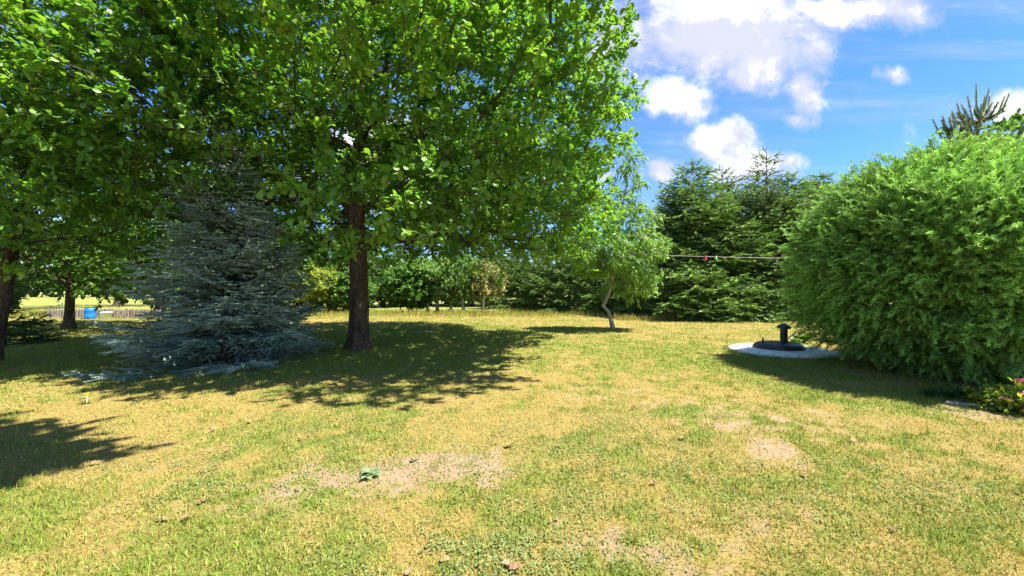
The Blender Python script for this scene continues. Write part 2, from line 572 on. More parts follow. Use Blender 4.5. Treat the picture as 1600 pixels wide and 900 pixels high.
OAKLEAF = strip([(0, .02, 0), (.22, .16, .03), (.36, .13, .045), (.54, .31, .05), (.66, .25, .04), (.84, .30, .0), (1, .1, -.06)])
OVAL = strip([(0, .02, 0), (.3, .24, .03), (.65, .24, .02), (1, .03, -.06)])
LANCE = strip([(0, .015, 0), (.3, .10, .03), (.65, .09, -.02), (1, .01, -.16)])
BIGLEAF = strip([(0, .05, 0), (.35, .36, .05), (.7, .34, .02), (1, .06, -.1)])
_a = np.arange(3) / 3 * 6.2832
TWIG = (np.concatenate([np.stack([np.zeros(3), np.cos(_a), np.sin(_a)], -1), np.stack([np.ones(3), .4 * np.cos(_a), .4 * np.sin(_a)], -1)]),
        np.array([[0, 1, 4, 3], [1, 2, 5, 4], [2, 0, 3, 5]]))


def needle_template(n, ln, wd, ang, seed, flat=0.6, up=0.0):
    r = np.random.default_rng(seed)
    T, F = [], []
    for i in range(n):
        x_ = (i + .5) / n * .95
        th = i * 2.4 + r.normal() * .2
        y_, z_ = math.cos(th), math.sin(th) * flat + up
        q = math.hypot(y_, z_)
        y_, z_ = y_ / q, z_ / q
        l_ = ln * (0.8 + .4 * r.random())
        tip = np.array([x_ + math.cos(ang) * l_, y_ * math.sin(ang) * l_, z_ * math.sin(ang) * l_])
        b = np.array([x_, 0, 0])
        side = np.array([0, -z_, y_]) * wd
        k = len(T)
        T += [b - side - [wd, 0, 0], b + side + [wd, 0, 0], tip]
        F += [[k, k + 1, k + 2]]
    k = len(T)
    tip = np.array([1.12, 0, 0])
    for s_ in ([0, wd * 1.4, 0], [0, 0, wd * 1.4]):
        k = len(T)
        T += [np.array([0, 0, 0]) - s_, np.array([0, 0, 0]) + s_, tip]
        F += [[k, k + 1, k + 2]]
    return np.array(T), np.array(F)


SPRUCE = needle_template(38, .13, .026, .85, 1, .65, .25)
FROND = needle_template(12, .36, .055, .75, 2, .35)
PINE = needle_template(40, .24, .028, .6, 3, 1.0)

# ------------------------------------------------------------------ broadleaf trees
def clusters_in(lobes, n, mind, shell, r, inner=.1, gap=-9, gapf=.5, seed=1):
    cs, rs = np.array([l[0] for l in lobes], float), np.array([l[1] for l in lobes], float)
    wgt = np.array([(a * b + b * c + a * c) for a, b, c in rs])
    k = r.choice(len(lobes), n * 6, p=wgt / wgt.sum())
    d = nrm(r.normal(size=(len(k), 3)))
    rad = 1 - (1 - shell) * r.random(len(k)) ** 1.4
    deep = r.random(len(k)) < inner
    rad = np.where(deep, .35 + .5 * r.random(len(k)), rad)
    P = cs[k] + d * rs[k] * rad[:, None]
    q = np.linalg.norm((P[:, None] - cs[None]) / rs[None], axis=-1)
    ok = (q.min(1) > shell - .08) | deep
    if gap > -5:
        ok &= sinoise(P, gapf, seed) > gap
    P = P[ok]
    cell, out = {}, []
    for p_ in P:
        c_ = tuple(np.floor(p_ / mind).astype(int))
        hit = False
        for i in (-1, 0, 1):
            for j in (-1, 0, 1):
                for l_ in (-1, 0, 1):
                    for o_ in cell.get((c_[0] + i, c_[1] + j, c_[2] + l_), ()):
                        if ((o_ - p_) ** 2).sum() < mind * mind:
                            hit = True
        if not hit:
            cell.setdefault(c_, []).append(p_)
            out.append(p_)
            if len(out) >= n:
                break
    return np.array(out)


def skeleton(trunk, cl, r, seglen=.45, wander=.12):
    """greedy branching from the trunk polyline to every leaf cluster"""
    trunk = np.asarray(trunk, float)
    pos, par, pl = [trunk[0]], [-1], [0.0]
    for a, b in zip(trunk[:-1], trunk[1:]):
        m = max(1, int(np.linalg.norm(b - a) / .3))
        for i in range(m):
            pos.append(a + (b - a) * (i + 1) / m)
            par.append(len(pos) - 2)
            pl.append(pl[-1] + np.linalg.norm(b - a) / m)
    ntr = len(pos)
    axisd = np.linalg.norm((cl - trunk[-1]) * [1, 1, .7], axis=1) + r.random(len(cl)) * .6
    cap = 60000
    PA, PL = np.zeros((cap, 3)), np.zeros(cap)
    PA[:ntr], PL[:ntr] = pos, pl
    m0 = trunk[:, 2].max() * .28
    ends = np.zeros(len(cl), int)
    n = ntr
    for ci in np.argsort(axisd):
        c = cl[ci]
        dv = c - PA[:n]
        d = np.linalg.norm(dv, axis=1)
        cost = d + .30 * PL[:n] + np.maximum(0, -dv[:, 2]) * .9 + np.where((np.arange(n) < ntr) & (PA[:n, 2] < m0), 9, 0)
        i = int(np.argmin(cost))
        a = PA[i]
        dist = d[i]
        m = max(2, int(dist / seglen))
        ctl = (a + c) / 2 + np.array([0, 0, .10 * dist]) + r.normal(size=3) * wander * dist
        prev = i
        for s_ in range(1, m + 1):
            t_ = s_ / m
            p_ = (1 - t_) ** 2 * a + 2 * t_ * (1 - t_) * ctl + t_ * t_ * c
            PA[n] = p_
            PL[n] = PL[prev] + dist / m
            par.append(prev)
            prev = n
            n += 1
        ends[ci] = prev
    P = PA[:n]
    par = np.array(par)
    cnt = np.zeros(n)
    cnt[ends] += 1
    for i in range(n - 1, 0, -1):
        cnt[par[i]] += cnt[i]
    return P, par, np.maximum(cnt, 1), ends, ntr


def wood(gt, gb, P, par, cnt, ntr, r_base, r, flare=1.0, top=.35):
    n = len(P)
    rad = np.maximum(.008, r_base * .85 * (cnt / cnt[0]) ** .5)
    zt = P[:ntr, 2] / max(P[ntr - 1, 2], .1)
    tr = r_base * (1 - (1 - top) * zt)
    tr *= 1 + flare * .5 * np.exp(-P[:ntr, 2] / .22)
    rad[:ntr] = np.maximum(tr, rad[:ntr] * .5)
    kids = {}
    for i in range(1, n):
        kids.setdefault(par[i], []).append(i)
    # trunk
    tp, trd = P[:ntr].copy(), rad[:ntr]
    trunk_tube(gt, tp, trd, r)
    starts = []
    for i in range(ntr):
        for k in kids.get(i, []):
            if k >= ntr:
                starts.append((i, k))
    while starts:
        a, k = starts.pop()
        chain = [P[a], P[k]]
        rr = [min(rad[k] * 1.25, rad[a]), rad[k]]
        cur = k
        while cur in kids:
            ks = sorted(kids[cur], key=lambda q: -rad[q])
            for o_ in ks[1:]:
                starts.append((cur, o_))
            cur = ks[0]
            chain.append(P[cur])
            rr.append(rad[cur])
        tube(gb, np.array(chain), np.array(rr), 7 if rr[0] > .05 else 5 if rr[0] > .02 else 3, cap=False)


def trunk_tube(g, P, rad, r, sides=22):
    ph = r.random(4) * 6.28
    V = []
    a = np.arange(sides) / sides * 6.2832
    Q = [P[0] + [0, 0, -.12]] + [P[i] for i in range(len(P))]
    rd = [rad[0] * 1.15] + list(rad)
    # refine near the ground
    for p_, q in zip(Q, rd):
        lob = 1 + .05 * np.sin(3 * a + ph[0] + p_[2] * .5) + .04 * np.sin(5 * a + ph[1] - p_[2] * .7)
        fl = math.exp(-max(p_[2], 0) / .25)
        lob = lob + fl * .16 * np.sin(4 * a + ph[2])
        V.append(np.stack([p_[0] + np.cos(a) * q * lob, p_[1] + np.sin(a) * q * lob, np.full(sides, p_[2])], -1))
    i = np.arange(len(Q) - 1)[:, None] * sides
    j = np.arange(sides)[None]
    j2 = (j + 1) % sides
    g.add(np.concatenate(V), np.stack([i + j, i + j2, i + sides + j2, i + sides + j], -1).reshape(-1, 4))
    g.add(V[-1], np.arange(sides)[None])


def foliage(g, gb, cl, outd, leaf, llen, twigs, lpt, tlen, col, r, droop=.0, jit=.25, upn=1.0, spread=1.0,
            flat=.65):
    """leaf sprays round every cluster point"""
    T, F = leaf
    nc = len(cl)
    k = nc * twigs
    c = np.repeat(cl, twigs, 0)
    td = nrm(np.repeat(outd, twigs, 0) * .75 + r.normal(size=(k, 3)) * [1, 1, flat] * spread + [0, 0, .12 - droop])
    tl = tlen * (.5 + .8 * r.random(k))
    s = c + r.normal(size=(k, 3)) * tlen * .12
    inst(gb, TWIG[0], TWIG[1], s - td * .08, td, np.tile([0, 0, 1.0], (k, 1)) + r.normal(size=(k, 3)) * .1,
         np.stack([tl + .08, np.full(k, .005), np.full(k, .005)], -1), (1, 1, 1))
    m = k * lpt
    tt = np.tile((np.arange(lpt) + .7) / lpt, k) ** .75
    P = np.repeat(s, lpt, 0) + np.repeat(td * tl[:, None], lpt, 0) * tt[:, None]
    P[:, 2] -= droop * .35 * np.repeat(tl, lpt) * tt ** 2
    X = nrm(np.repeat(td, lpt, 0) * .75 + r.normal(size=(m, 3)) * .62 + [0, 0, -droop * 1.1])
    Nn = np.array([0, 0, upn]) + r.normal(size=(m, 3)) * .5
    ls = llen * (.65 + .6 * r.random(m))
    cc = np.repeat(1 + jit * r.normal(size=(nc, 1)) * [.8, .55, .5], twigs * lpt, 0)
    cl_ = np.asarray(col) * np.clip(cc, .5, 1.7) * (.82 + .36 * r.random((m, 1)))
    cl_ = cl_ * (1 + .12 * r.normal(size=(m, 1)) * [1.3, .3, .2])
    inst(g, T, F, P, X, Nn, ls, np.clip(cl_, .005, 1))


def broadleaf(name, loc, label, cat, trunk, r_base, lobes, ncl, mind, leaf, llen, twigs, lpt, tlen, col, seed,
              group=None, bark=None, lmat=None, droop=0.0, shell=.55, inner=.12, gap=-9, gapf=.5, flare=1.0, jit=.22,
              upn=1.0, rz=0, top=.35, spread=1.0, extra=None, flat=.65):
    r = np.random.default_rng(seed)
    root = thing(name, loc, label, cat, group, rz)
    cl = clusters_in(lobes, ncl, mind, shell, r, inner, gap, gapf, seed)
    P, par, cnt, ends, ntr = skeleton(trunk, cl, r)
    gt, gb, gl = Geo(), Geo(), Geo()
    wood(gt, gb, P, par, cnt, ntr, r_base, r, flare, top)
    outd = nrm(cl - P[par[par[ends]]])
    foliage(gl, gb, cl, outd, leaf, llen, twigs, lpt, tlen, col, r, droop, jit, upn, spread, flat)
    if extra:
        extra(gl, r)
    gt.build('trunk', bark or M_BARK, root, True)
    gb.build('branches', M_BARK2 if bark is None else bark, root, True)
    gl.build('crown', lmat or M_LEAF, root)
    return root


# the big oak: lobes are relative to the foot of its trunk at (-4.13, 10.75)
OAK = (-4.13, 10.75, 0)
lob = [
    ((-.2, 0.9, 8.6), (5.7, 5.2, 5.0)),
    ((3.6, -0.9, 6.2), (3.3, 3.2, 2.7)),
    ((4.9, 2.2, 5.9), (2.2, 2.6, 2.4)),
    ((3.7, -2.0, 3.7), (2.5, 1.9, 1.35)),
    ((4.9, 1.3, 4.1), (2.0, 1.8, 1.5)),
    ((1.9, -3.2, 6.9), (2.1, 2.2, 2.1)),
    ((1.6, -3.3, 3.15), (1.5, 1.1, .85)),
    ((-3.9, -1.4, 5.6), (3.2, 3.0, 2.5)),
    ((6.3, -4.6, 8.1), (2.2, 1.5, 1.0)),  # unseen lobe above the frame, added to cast the near lawn shadow
    ((0.4, 6.0, 6.3), (5.0, 3.6, 3.0)),
    ((5.6, 3.2, 4.2), (1.9, 2.2, 1.6)),
    ((-2.0, 3.5, 5.0), (4.0, 3.5, 2.3)),
    ((2.2, 3.6, 5.0), (4.0, 3.5, 2.2)),
]
broadleaf('oak_tree', OAK, 'large leafy oak in mid lawn, thick brown trunk and bright green crown', 'tree',
          [(0, 0, 0), (.02, 0, 1.2), (-.02, .02, 2.4), (-.06, .0, 3.6), (.02, 0, 5.0), (.1, .1, 7.0), (0, .2, 9.0)], .27,
          lob, 2300, .57, OAKLEAF, .145, 7, 12, .55, (.13, .25, .04), 5, lmat=M_OAK, jit=.34, upn=1.5, flat=.42, gap=-.6, gapf=.9, flare=.7, inner=.12,
          shell=.62)

# left foreground tree: leaning trunk cut by the frame edge
broadleaf('oak_tree', (-11.6, 8.9, 0), 'leafy tree at the left edge with dark forked trunk', 'tree',
          [(0, 0, 0), (.25, 0, 1.3), (.35, .1, 2.6), (.5, .2, 4.0), (.6, .2, 6.0), (.5, .2, 8)], .15,
          [((.6, .2, 7.0), (4.4, 4.2, 4.3)), ((1.5, -1.6, 4.0), (2.4, 2.2, 1.9)), ((0, -2.0, 3.6), (2.5, 1.6, 1.5)),
           ((3.2, .8, 3.0), (2.0, 1.6, 1.2))],
          720, .58, OVAL, .14, 7, 11, .5, (.15, .28, .042), 8, lmat=M_OAK, gap=-.6, gapf=.8, flare=.6, upn=1.4, flat=.45)
# tree with the dark trunk further back, in front of the picket fence
broadleaf('oak_tree', (-18.6, 16.8, 0), 'dark trunked tree in front of the picket fence', 'tree',
          [(0, 0, 0), (.05, 0, 1.4), (0, .05, 3.0), (.1, 0, 5.5)], .17,
          [((0, 0, 5.2), (5.0, 4.6, 3.7)), ((2.8, -.5, 3.0), (3.0, 2.4, 1.6)), ((-2.6, -1, 3.0), (2.6, 2.4, 1.5))],
          520, .72, OVAL, .24, 5, 8, .6, (.09, .17, .022), 9, lmat=M_OAK, flare=.9)
# tree behind the photographer whose shade lies in the lower left corner
broadleaf('oak_tree', (-3.9, -0.6, 0), 'leafy tree beside the viewpoint that shades the lower left lawn', 'tree',
          [(0, 0, 0), (.05, 0, 2.0), (.3, .5, 4.0), (.9, 1.6, 6.8)], .2,
          [((1.65, 2.8, 8.5), (2.5, 1.5, 1.9))],
          380, .42, OVAL, .2, 6, 9, .5, (.08, .16, .018), 10, lmat=M_OAK)


# ------------------------------------------------------------------ conifers
def conifer_geo(h, rb, seed, tmpl, shoot, col, tipcol, whorl=.25, nb=8, droop=.25, curl=.25, z0=.1, power=.8, sp=.12,
                bare_top=0.0, ang=.9, sparse=0.0, hang=0.1, zvar=.22):
    r = np.random.default_rng(seed)
    gt, gb, gl = Geo(), Geo(), Geo()
    tz = np.linspace(-.1, h, 14)
    tr = np.maximum(.012, rb * .055 * (1 - tz / h))
    wob = np.cumsum(r.normal(size=(14, 2)) * .015, 0)
    tube(gt, np.stack([wob[:, 0], wob[:, 1], tz], -1), tr, 8)
    z = z0
    A = [[], [], [], [], []]
    while z < h - .12:
        q = (h - z) / (h - z0)
        for b in range(max(3, int(nb * (.5 + .6 * q)))):
            Lb = rb * q ** power * (.72 + .42 * r.random()) + .08
            a = r.random() * 6.2832
            d = np.array([math.cos(a), math.sin(a), 0])
            side = np.array([-d[1], d[0], 0])
            dd = droop * q - .55 * (1 - q) + r.normal() * .07
            zz = z + r.normal() * whorl * .3
            npt = max(3, int(Lb / .2) + 2)
            tt = np.linspace(0, 1, npt)
            path = d * (Lb * tt)[:, None] + np.array([0, 0, 1.0]) * (zz + Lb * (-dd * tt + curl * tt ** 2.2))[:, None]
            path += side * (r.normal() * .06 * Lb * tt ** 2)[:, None]
            tube(gb, path, np.maximum(.004, .014 * Lb * (1 - tt) + .004), 3, cap=False)
            bare = h - z < bare_top
            # side branchlets
            pos = np.arange(.16 * Lb + r.random() * sp, Lb, sp * (2.2 if bare else 1))
            for pp in pos:
                t_ = pp / Lb
                p0 = np.array([np.interp(t_, tt, path[:, i]) for i in range(3)])
                for sg in (-1, 1):
                    if r.random() < sparse:
                        continue
                    bl = min(.55 * Lb, .42 * Lb * (1 - t_) ** .7 + shoot * .6) * (.7 + .5 * r.random())
                    bd = nrm(d * math.cos(ang) + side * sg * math.sin(ang) + np.array([0, 0, -hang - .15 * dd + r.normal() * zvar]))
                    m = max(1, int(bl / (shoot * .55)))
                    for s_ in range(m):
                        f_ = s_ / m
                        off = bd * bl * f_ + np.array([0, 0, -hang * .4]) * bl * f_ * f_
                        if s_ == m - 1 or m == 1:
                            dirs = [bd]
                        else:
                            sd = np.cross(bd, [0, 0, 1.0])
                            dirs = [nrm(bd + sd * (1 if s_ % 2 else -1) * .9 + r.normal(size=3) * zvar)]
                        for dr_ in dirs:
                            A[0].append(p0 + off)
                            A[1].append(dr_)
                            A[2].append(shoot * (.75 + .5 * r.random()))
                            A[3].append(t_ * .6 + f_ * .4)
            A[0].append(path[-2])
            A[1].append(path[-1] - path[-2])
            A[2].append(shoot * 1.2)
            A[3].append(1)
        z += whorl * (.75 + .5 * r.random()) * (.6 + .5 * q)
    P, X, s, tp = np.array(A[0]), np.array(A[1]), np.array(A[2]), np.array(A[3])[:, None]
    n = len(P)
    Nn = np.array([0, 0, 1.0]) + r.normal(size=(n, 3)) * .25
    cc = (np.asarray(col) * (1 - tp) + np.asarray(tipcol) * tp) * (.78 + .44 * r.random((n, 1)))
    inst(gl, tmpl[0], tmpl[1], P, X, Nn, s, cc)
    # leader
    tube(gb, np.array([[wob[-1, 0], wob[-1, 1], h - .05], [wob[-1, 0] + .01, wob[-1, 1], h + .25]]), [.012, .004], 4)
    return gt, gb, gl, n


def conifer(name, loc, label, group=None, rz=0, mat=None, **kw):
    gt, gb, gl, n = conifer_geo(**kw)
    root = thing(name, loc, label, 'tree', group, rz)
    gt.build('trunk', M_BARK2, root, True)
    gb.build('branches', M_BARK2, root)
    gl.build('needles', mat or M_NEEDLE, root)
    return root


conifer('blue_spruce', (-6.5, 9.1, 0), 'blue spruce with silvery needles left of the big oak trunk',
        h=5.0, rb=2.1, seed=4, tmpl=SPRUCE, shoot=.21, col=(.085, .135, .10), tipcol=(.42, .54, .47), whorl=.25, nb=14,
        droop=.26, curl=.24, z0=.14, power=.88, sp=.088, hang=.03, zvar=.15)
conifer('spruce_tree', (-15.4, 12.2, 0), 'small green spruce beside the left edge trunk',
        h=2.2, rb=1.0, seed=14, tmpl=FROND, shoot=.2, col=(.05, .11, .03), tipcol=(.10, .18, .05), whorl=.24, nb=8, sp=.14)


def place(px, D):
    return ((px - 800) / FPX * D, D, 0)


protos = [
    conifer_geo(h=9, rb=2.9, seed=31, tmpl=FROND, shoot=.30, col=(.075, .14, .035), tipcol=(.26, .40, .09), whorl=.34, nb=10,
                droop=.22, curl=.12, z0=.15, power=.62, sp=.24, hang=.25, bare_top=.9),
    conifer_geo(h=9, rb=3.0, seed=32, tmpl=FROND, shoot=.30, col=(.065, .125, .035), tipcol=(.23, .36, .09), whorl=.36, nb=10,
                droop=.30, curl=.16, z0=.15, power=.55, sp=.25, hang=.35, bare_top=.7),
    conifer_geo(h=9, rb=2.4, seed=33, tmpl=FROND, shoot=.27, col=(.075, .12, .05), tipcol=(.24, .32, .12), whorl=.36, nb=7,
                droop=.2, curl=.2, z0=.2, power=.65, sp=.26, hang=.2, bare_top=2.2, sparse=.25),
]
PM = [(a.mesh('trunk', M_BARK2, True), b.mesh('branches', M_BARK2), c.mesh('needles', M_NEEDLE)) for a, b, c, n in protos]
print('shoots', [p_[3] for p_ in protos])


def conifer_copy(k, px, D, top, label, wid=1.0, rz=0.0, group='conifers in the wall behind the lawn'):
    hh = CAMH + (HOR - top) / FPX * D
    o = thing('spruce_tree', place(px, D), label, 'tree', group, rz)
    o.scale = (hh / 9 * wid, hh / 9 * wid, hh / 9)
    for nm, me in zip(('trunk', 'branches', 'needles'), PM[k]):
        c = bpy.data.objects.new(nm, me)
        C.objects.link(c)
        c.parent = o
    return o


wall = [
    (0, 1082, 25.0, 258, 'tall bright green spruce right of the peach tree, level with the clothes pegs', 1.45),
    (2, 1128, 27.5, 262, 'spruce with a thin bare leader between the two tallest spruces', 1.35),
    (2, 1200, 24.5, 236, 'tallest spruce with grey sparse twiggy top', 1.35),
    (1, 1160, 24.6, 300, 'broad dark spruce below the grey topped spruce', 1.5),
    (0, 1052, 26.5, 305, 'shorter spruce between the peach tree and the tall bright spruce', 1.4),
    (1, 1108, 24.3, 312, 'lower spruce in front, under the thin bare leader', 1.6),
    (0, 1228, 24.8, 276, 'green spruce touching the right side of the grey topped spruce', 1.4),
    (1, 1250, 25.5, 288, 'dark spruce half hidden by the juniper edge', 1.4),
    (0, 1285, 29.0, 272, 'spruce top showing over the left shoulder of the juniper', 1.3),
    (1, 1018, 27.0, 352, 'short spruce directly behind the peach tree', 1.3),
    (2, 1034, 30.0, 292, 'thin nearly bare spruce top right of the peach tree tip', .75),
    (1, 972, 28.0, 372, 'dark spruce just left of the peach trunk', 1.3),
    (0, 930, 29.0, 382, 'dark spruce behind the right end of the oak crown', 1.35),
    (1, 890, 30.5, 378, 'dark spruce under the low right oak boughs', 1.3),
    (0, 848, 31.0, 388, 'spruce with pale tips, middle of the dark row', 1.3),
    (1, 810, 32.0, 392, 'spruce at the left end of the dark row beside the bronze fruit tree', 1.25),
    (0, 770, 38.0, 415, 'spruce behind the bronze leaved fruit tree', 1.3),
]
for i, (k, px, D, top, lb, wd) in enumerate(wall):
    conifer_copy(k, px, D, top, lb, wd, i * 2.1)

# ------------------------------------------------------------------ background broadleaf trees
def bg_tree(px, D, top, wpx, label, col, seed, name='broadleaf_tree', hem=.25, group='trees along the far garden edge', ncl=190, llen=.30):
    hh = CAMH + (HOR - top) / FPX * D
    rr = wpx / 2 / FPX * D
    r = np.random.default_rng(seed)
    zc = (hh + hem) / 2
    lb = [((0, 0, zc), (rr, rr, (hh - hem) / 2))]
    for i in range(4):
        a = r.random() * 6.28
        lb.append(((math.cos(a) * rr * .6, math.sin(a) * rr * .6, hem + (hh - hem) * (.25 + .4 * r.random())),
                   (rr * .6, rr * .6, (hh - hem) * .28)))
    return broadleaf(name, place(px, D), label, 'tree', [(0, 0, 0), (.05, .05, hh * .3), (0, 0, hh * .65)], .035 * hh,
                     lb, ncl, .22 * rr ** .5 * 1.6, BIGLEAF, llen, 5, 7, .6, col, seed, group, M_BARK2, inner=.15)


bg_tree(250, 30, 300, 210, 'dark broad tree behind the blue spruce', (.06, .12, .025), 41)
bg_tree(395, 27, 330, 170, 'dark tree between blue spruce and oak trunk', (.065, .13, .028), 42)
bg_tree(520, 34, 360, 150, 'dark green tree directly behind the oak trunk', (.07, .14, .028), 43, hem=.4)
bg_tree(185, 44, 330, 200, 'broad tree beyond the picket fence above the white tub', (.08, .15, .03), 44, hem=2.2)
bg_tree(20, 36, 320, 180, 'tree beyond the fence at the left edge', (.08, .15, .03), 45, hem=1.5)
bg_tree(620, 46, 392, 120, 'dark tree right of the oak trunk, beyond the orchard', (.065, .13, .028), 46)
bg_tree(700, 52, 385, 140, 'tall tree behind the whitewashed fruit trees', (.08, .15, .03), 47)
bg_tree(770, 50, 390, 120, 'dark tree beyond the bronze fruit tree', (.065, .13, .028), 48)
bg_tree(440, 44, 375, 120, 'tree behind the yellow leaved tree', (.08, .15, .03), 49)
bg_tree(1175, 40, 278, 170, 'rounded olive green tree behind the grey topped spruce', (.12, .18, .04), 50, ncl=260)
bg_tree(1265, 44, 285, 130, 'dark rounded tree top left of the juniper', (.07, .13, .03), 51)
bg_tree(1580, 21, 172, 150, 'dark tree rising behind the juniper at the right edge', (.065, .13, .03), 52, ncl=240, llen=.24)

bg_tree(600, 42, 425, 90, 'low dark bushy tree just right of the oak trunk', (.06, .12, .025), 53)
bg_tree(665, 47, 415, 80, 'dark bushy tree behind the thin white fruit trunk', (.07, .14, .03), 54)
bg_tree(738, 44, 412, 80, 'dark bushy tree between the two rightmost white trunks', (.065, .125, .028), 55)
bg_tree(500, 40, 400, 80, 'dark bushy tree behind the yellow leaved tree', (.06, .12, .025), 56)
bg_tree(420, 37, 400, 90, 'dark bushy tree at the right flank of the blue spruce', (.065, .125, .028), 57)

# far wood on the horizon reads as one mass
r = np.random.default_rng(60)
g = Geo()
n = 9000
fx = r.random(n) * 420 - 230
fy = 105 + 14 * np.sin(fx * .04) + r.random(n) * 20
top = 7 + 4 * fbm2(fx * .12 + 50, fx * 0 + 3, 1, 3)
fz = r.random(n) ** .7 * top
inst(g, BIGLEAF[0], BIGLEAF[1], np.stack([fx, fy, fz], -1), r.normal(size=(n, 3)), np.tile([0, -.6, .8], (n, 1)) + r.normal(size=(n, 3)) * .4,
     2.6 * (.6 + .6 * r.random(n)), np.array([.05, .09, .03]) * (.7 + .6 * r.random((n, 1))))
tag(g.build('far_wood', M_LEAF), 'far wood on the horizon beyond the meadow', 'wood', kind='stuff')

# ------------------------------------------------------------------ orchard
def fruit_tree(px, py, label, crown_py, wpx, hpx, col, seed, white=True, lean=0.0, name='fruit_tree', group='fruit trees in the orchard', fork=.9, jit=.3):
    D = 1000 / (py - HOR)
    k = D / FPX
    zc = CAMH + (HOR - crown_py) * k
    rx, rz_ = wpx / 2 * k, hpx / 2 * k
    r = np.random.default_rng(seed)
    lb = [((lean, 0, zc), (rx, rx * .9, rz_)),
          ((lean - rx * .5, 0, zc - rz_ * .2), (rx * .55, rx * .6, rz_ * .6)), ((lean + rx * .45, .1, zc + rz_ * .1), (rx * .6, rx * .6, rz_ * .7))]
    return broadleaf(name, place(px, D), label, 'tree', [(0, 0, 0), (lean * .3, 0, fork * .6), (lean * .5, 0, fork * 1.3), (lean * .7, 0, zc * .8)],
                     .13 if white else .1, lb, 130, .3, OVAL, .20, 5, 7, .42, col, seed, group,
                     M_LIME if white else M_PALE, inner=.2, flare=.4, jit=jit, top=.5)


fruit_tree(683, 488, 'fruit tree with straight whitewashed trunk and light green crown', 436, 66, 76, (.15, .25, .05), 71, lean=.1)
fruit_tree(703, 489, 'fruit tree with leaning forked whitewashed trunk in the orchard middle', 445, 56, 60, (.12, .21, .045), 72, lean=.35)
fruit_tree(724, 489, 'fruit tree with thick whitewashed trunk and tall crown', 436, 66, 80, (.12, .21, .045), 73, lean=-.1)
fruit_tree(755, 489, 'bronze and yellow leaved fruit tree with white trunk', 440, 60, 66, (.23, .22, .07), 74, lean=.1)
fruit_tree(668, 487, 'small fruit tree with thin white trunk behind the round bush', 440, 40, 50, (.14, .24, .045), 75)
fruit_tree(478, 491, 'yellow leaved young tree with pale forked trunk', 446, 78, 58, (.24, .28, .05), 76, white=False, lean=.25, group=None)
broadleaf('bush', place(641, 31.0), 'round dark green bush left of the whitewashed fruit trees', 'bush',
          [(0, 0, 0), (0, 0, .5), (.05, 0, 1.8)], .12, [((0, 0, 2.0), (1.75, 1.6, 1.65)), ((.3, 0, 2.8), (1.0, 1.0, 1.0))],
          190, .3, BIGLEAF, .22, 5, 7, .4, (.085, .17, .03), 77, bark=M_BARK2)
broadleaf('bush', place(548, 30.0), 'loose green bush at the left side of the oak trunk', 'bush',
          [(0, 0, 0), (0, 0, .5), (.05, 0, 1.6)], .08, [((0, 0, 1.6), (1.6, 1.4, 1.5))],
          140, .32, BIGLEAF, .22, 5, 7, .4, (.10, .19, .035), 78, bark=M_BARK2)

# peach tree with bent trunk and drooping narrow leaves
broadleaf('peach_tree', place(958, 16.6), 'slim peach tree with crooked pale trunk and drooping narrow leaves', 'tree',
          [(0, 0, 0), (-.12, 0, .5), (-.2, 0, .78), (-.42, .02, 1.02), (-.30, .02, 1.25), (-.12, .0, 1.7), (.0, 0, 2.8), (.3, 0, 4.6), (.62, .0, 6.3)], .085,
          [((.6, 0, 6.3), (.55, .5, 1.3)), ((.6, 0, 6.9), (.3, .3, .7)), ((.3, 0, 4.8), (1.2, 1.0, .9)), ((.2, -.1, 3.4), (1.9, 1.6, 1.1)), ((.8, 0, 2.3), (1.3, 1.1, .8)),
           ((-.8, 0, 2.9), (.9, .9, .7)), ((1.5, 0, 4.9), (.45, .4, .55))],
          250, .27, LANCE, .22, 5, 9, .42, (.16, .27, .055), 80, bark=M_PALE, droop=.42, inner=.15, gap=-.8, gapf=1.2, shell=.4, flare=.3, jit=.3)


# ------------------------------------------------------------------ juniper
def plume_template(seed, n=26):
    """arching feathery spray: x along, tip nods down (-z)"""
    r = np.random.default_rng(seed)
    T, F = [], []
    ax = lambda t_: np.array([t_, .05 * math.sin(t_ * 3), .14 * math.sin(t_ * 2.2) - .20 * t_ ** 3])
    for i in range(n):
        t_ = .06 + .94 * i / n
        b = ax(t_)
        tg = nrm(ax(t_ + .02) - b)
        ph = i * 2.4 + r.normal() * .3
        sd = np.array([0, math.cos(ph), math.sin(ph) * .75 + .15])
        L = (.26 * (1 - t_) ** .6 + .09) * (.75 + .5 * r.random())
        d = nrm(tg * .9 + sd * .75)
        wv = nrm(np.cross(d, r.normal(size=3))) * .026
        k = len(T)
        T += [b - wv * .6, b + wv * .6, b + d * L * .55 + wv - [0, 0, .01], b + d * L * .55 - wv - [0, 0, .01], b + d * L - [0, 0, .05 * L]]
        F += [[k, k + 1, k + 2], [k, k + 2, k + 3], [k + 3, k + 2, k + 4]]
    return np.array(T), np.array(F)


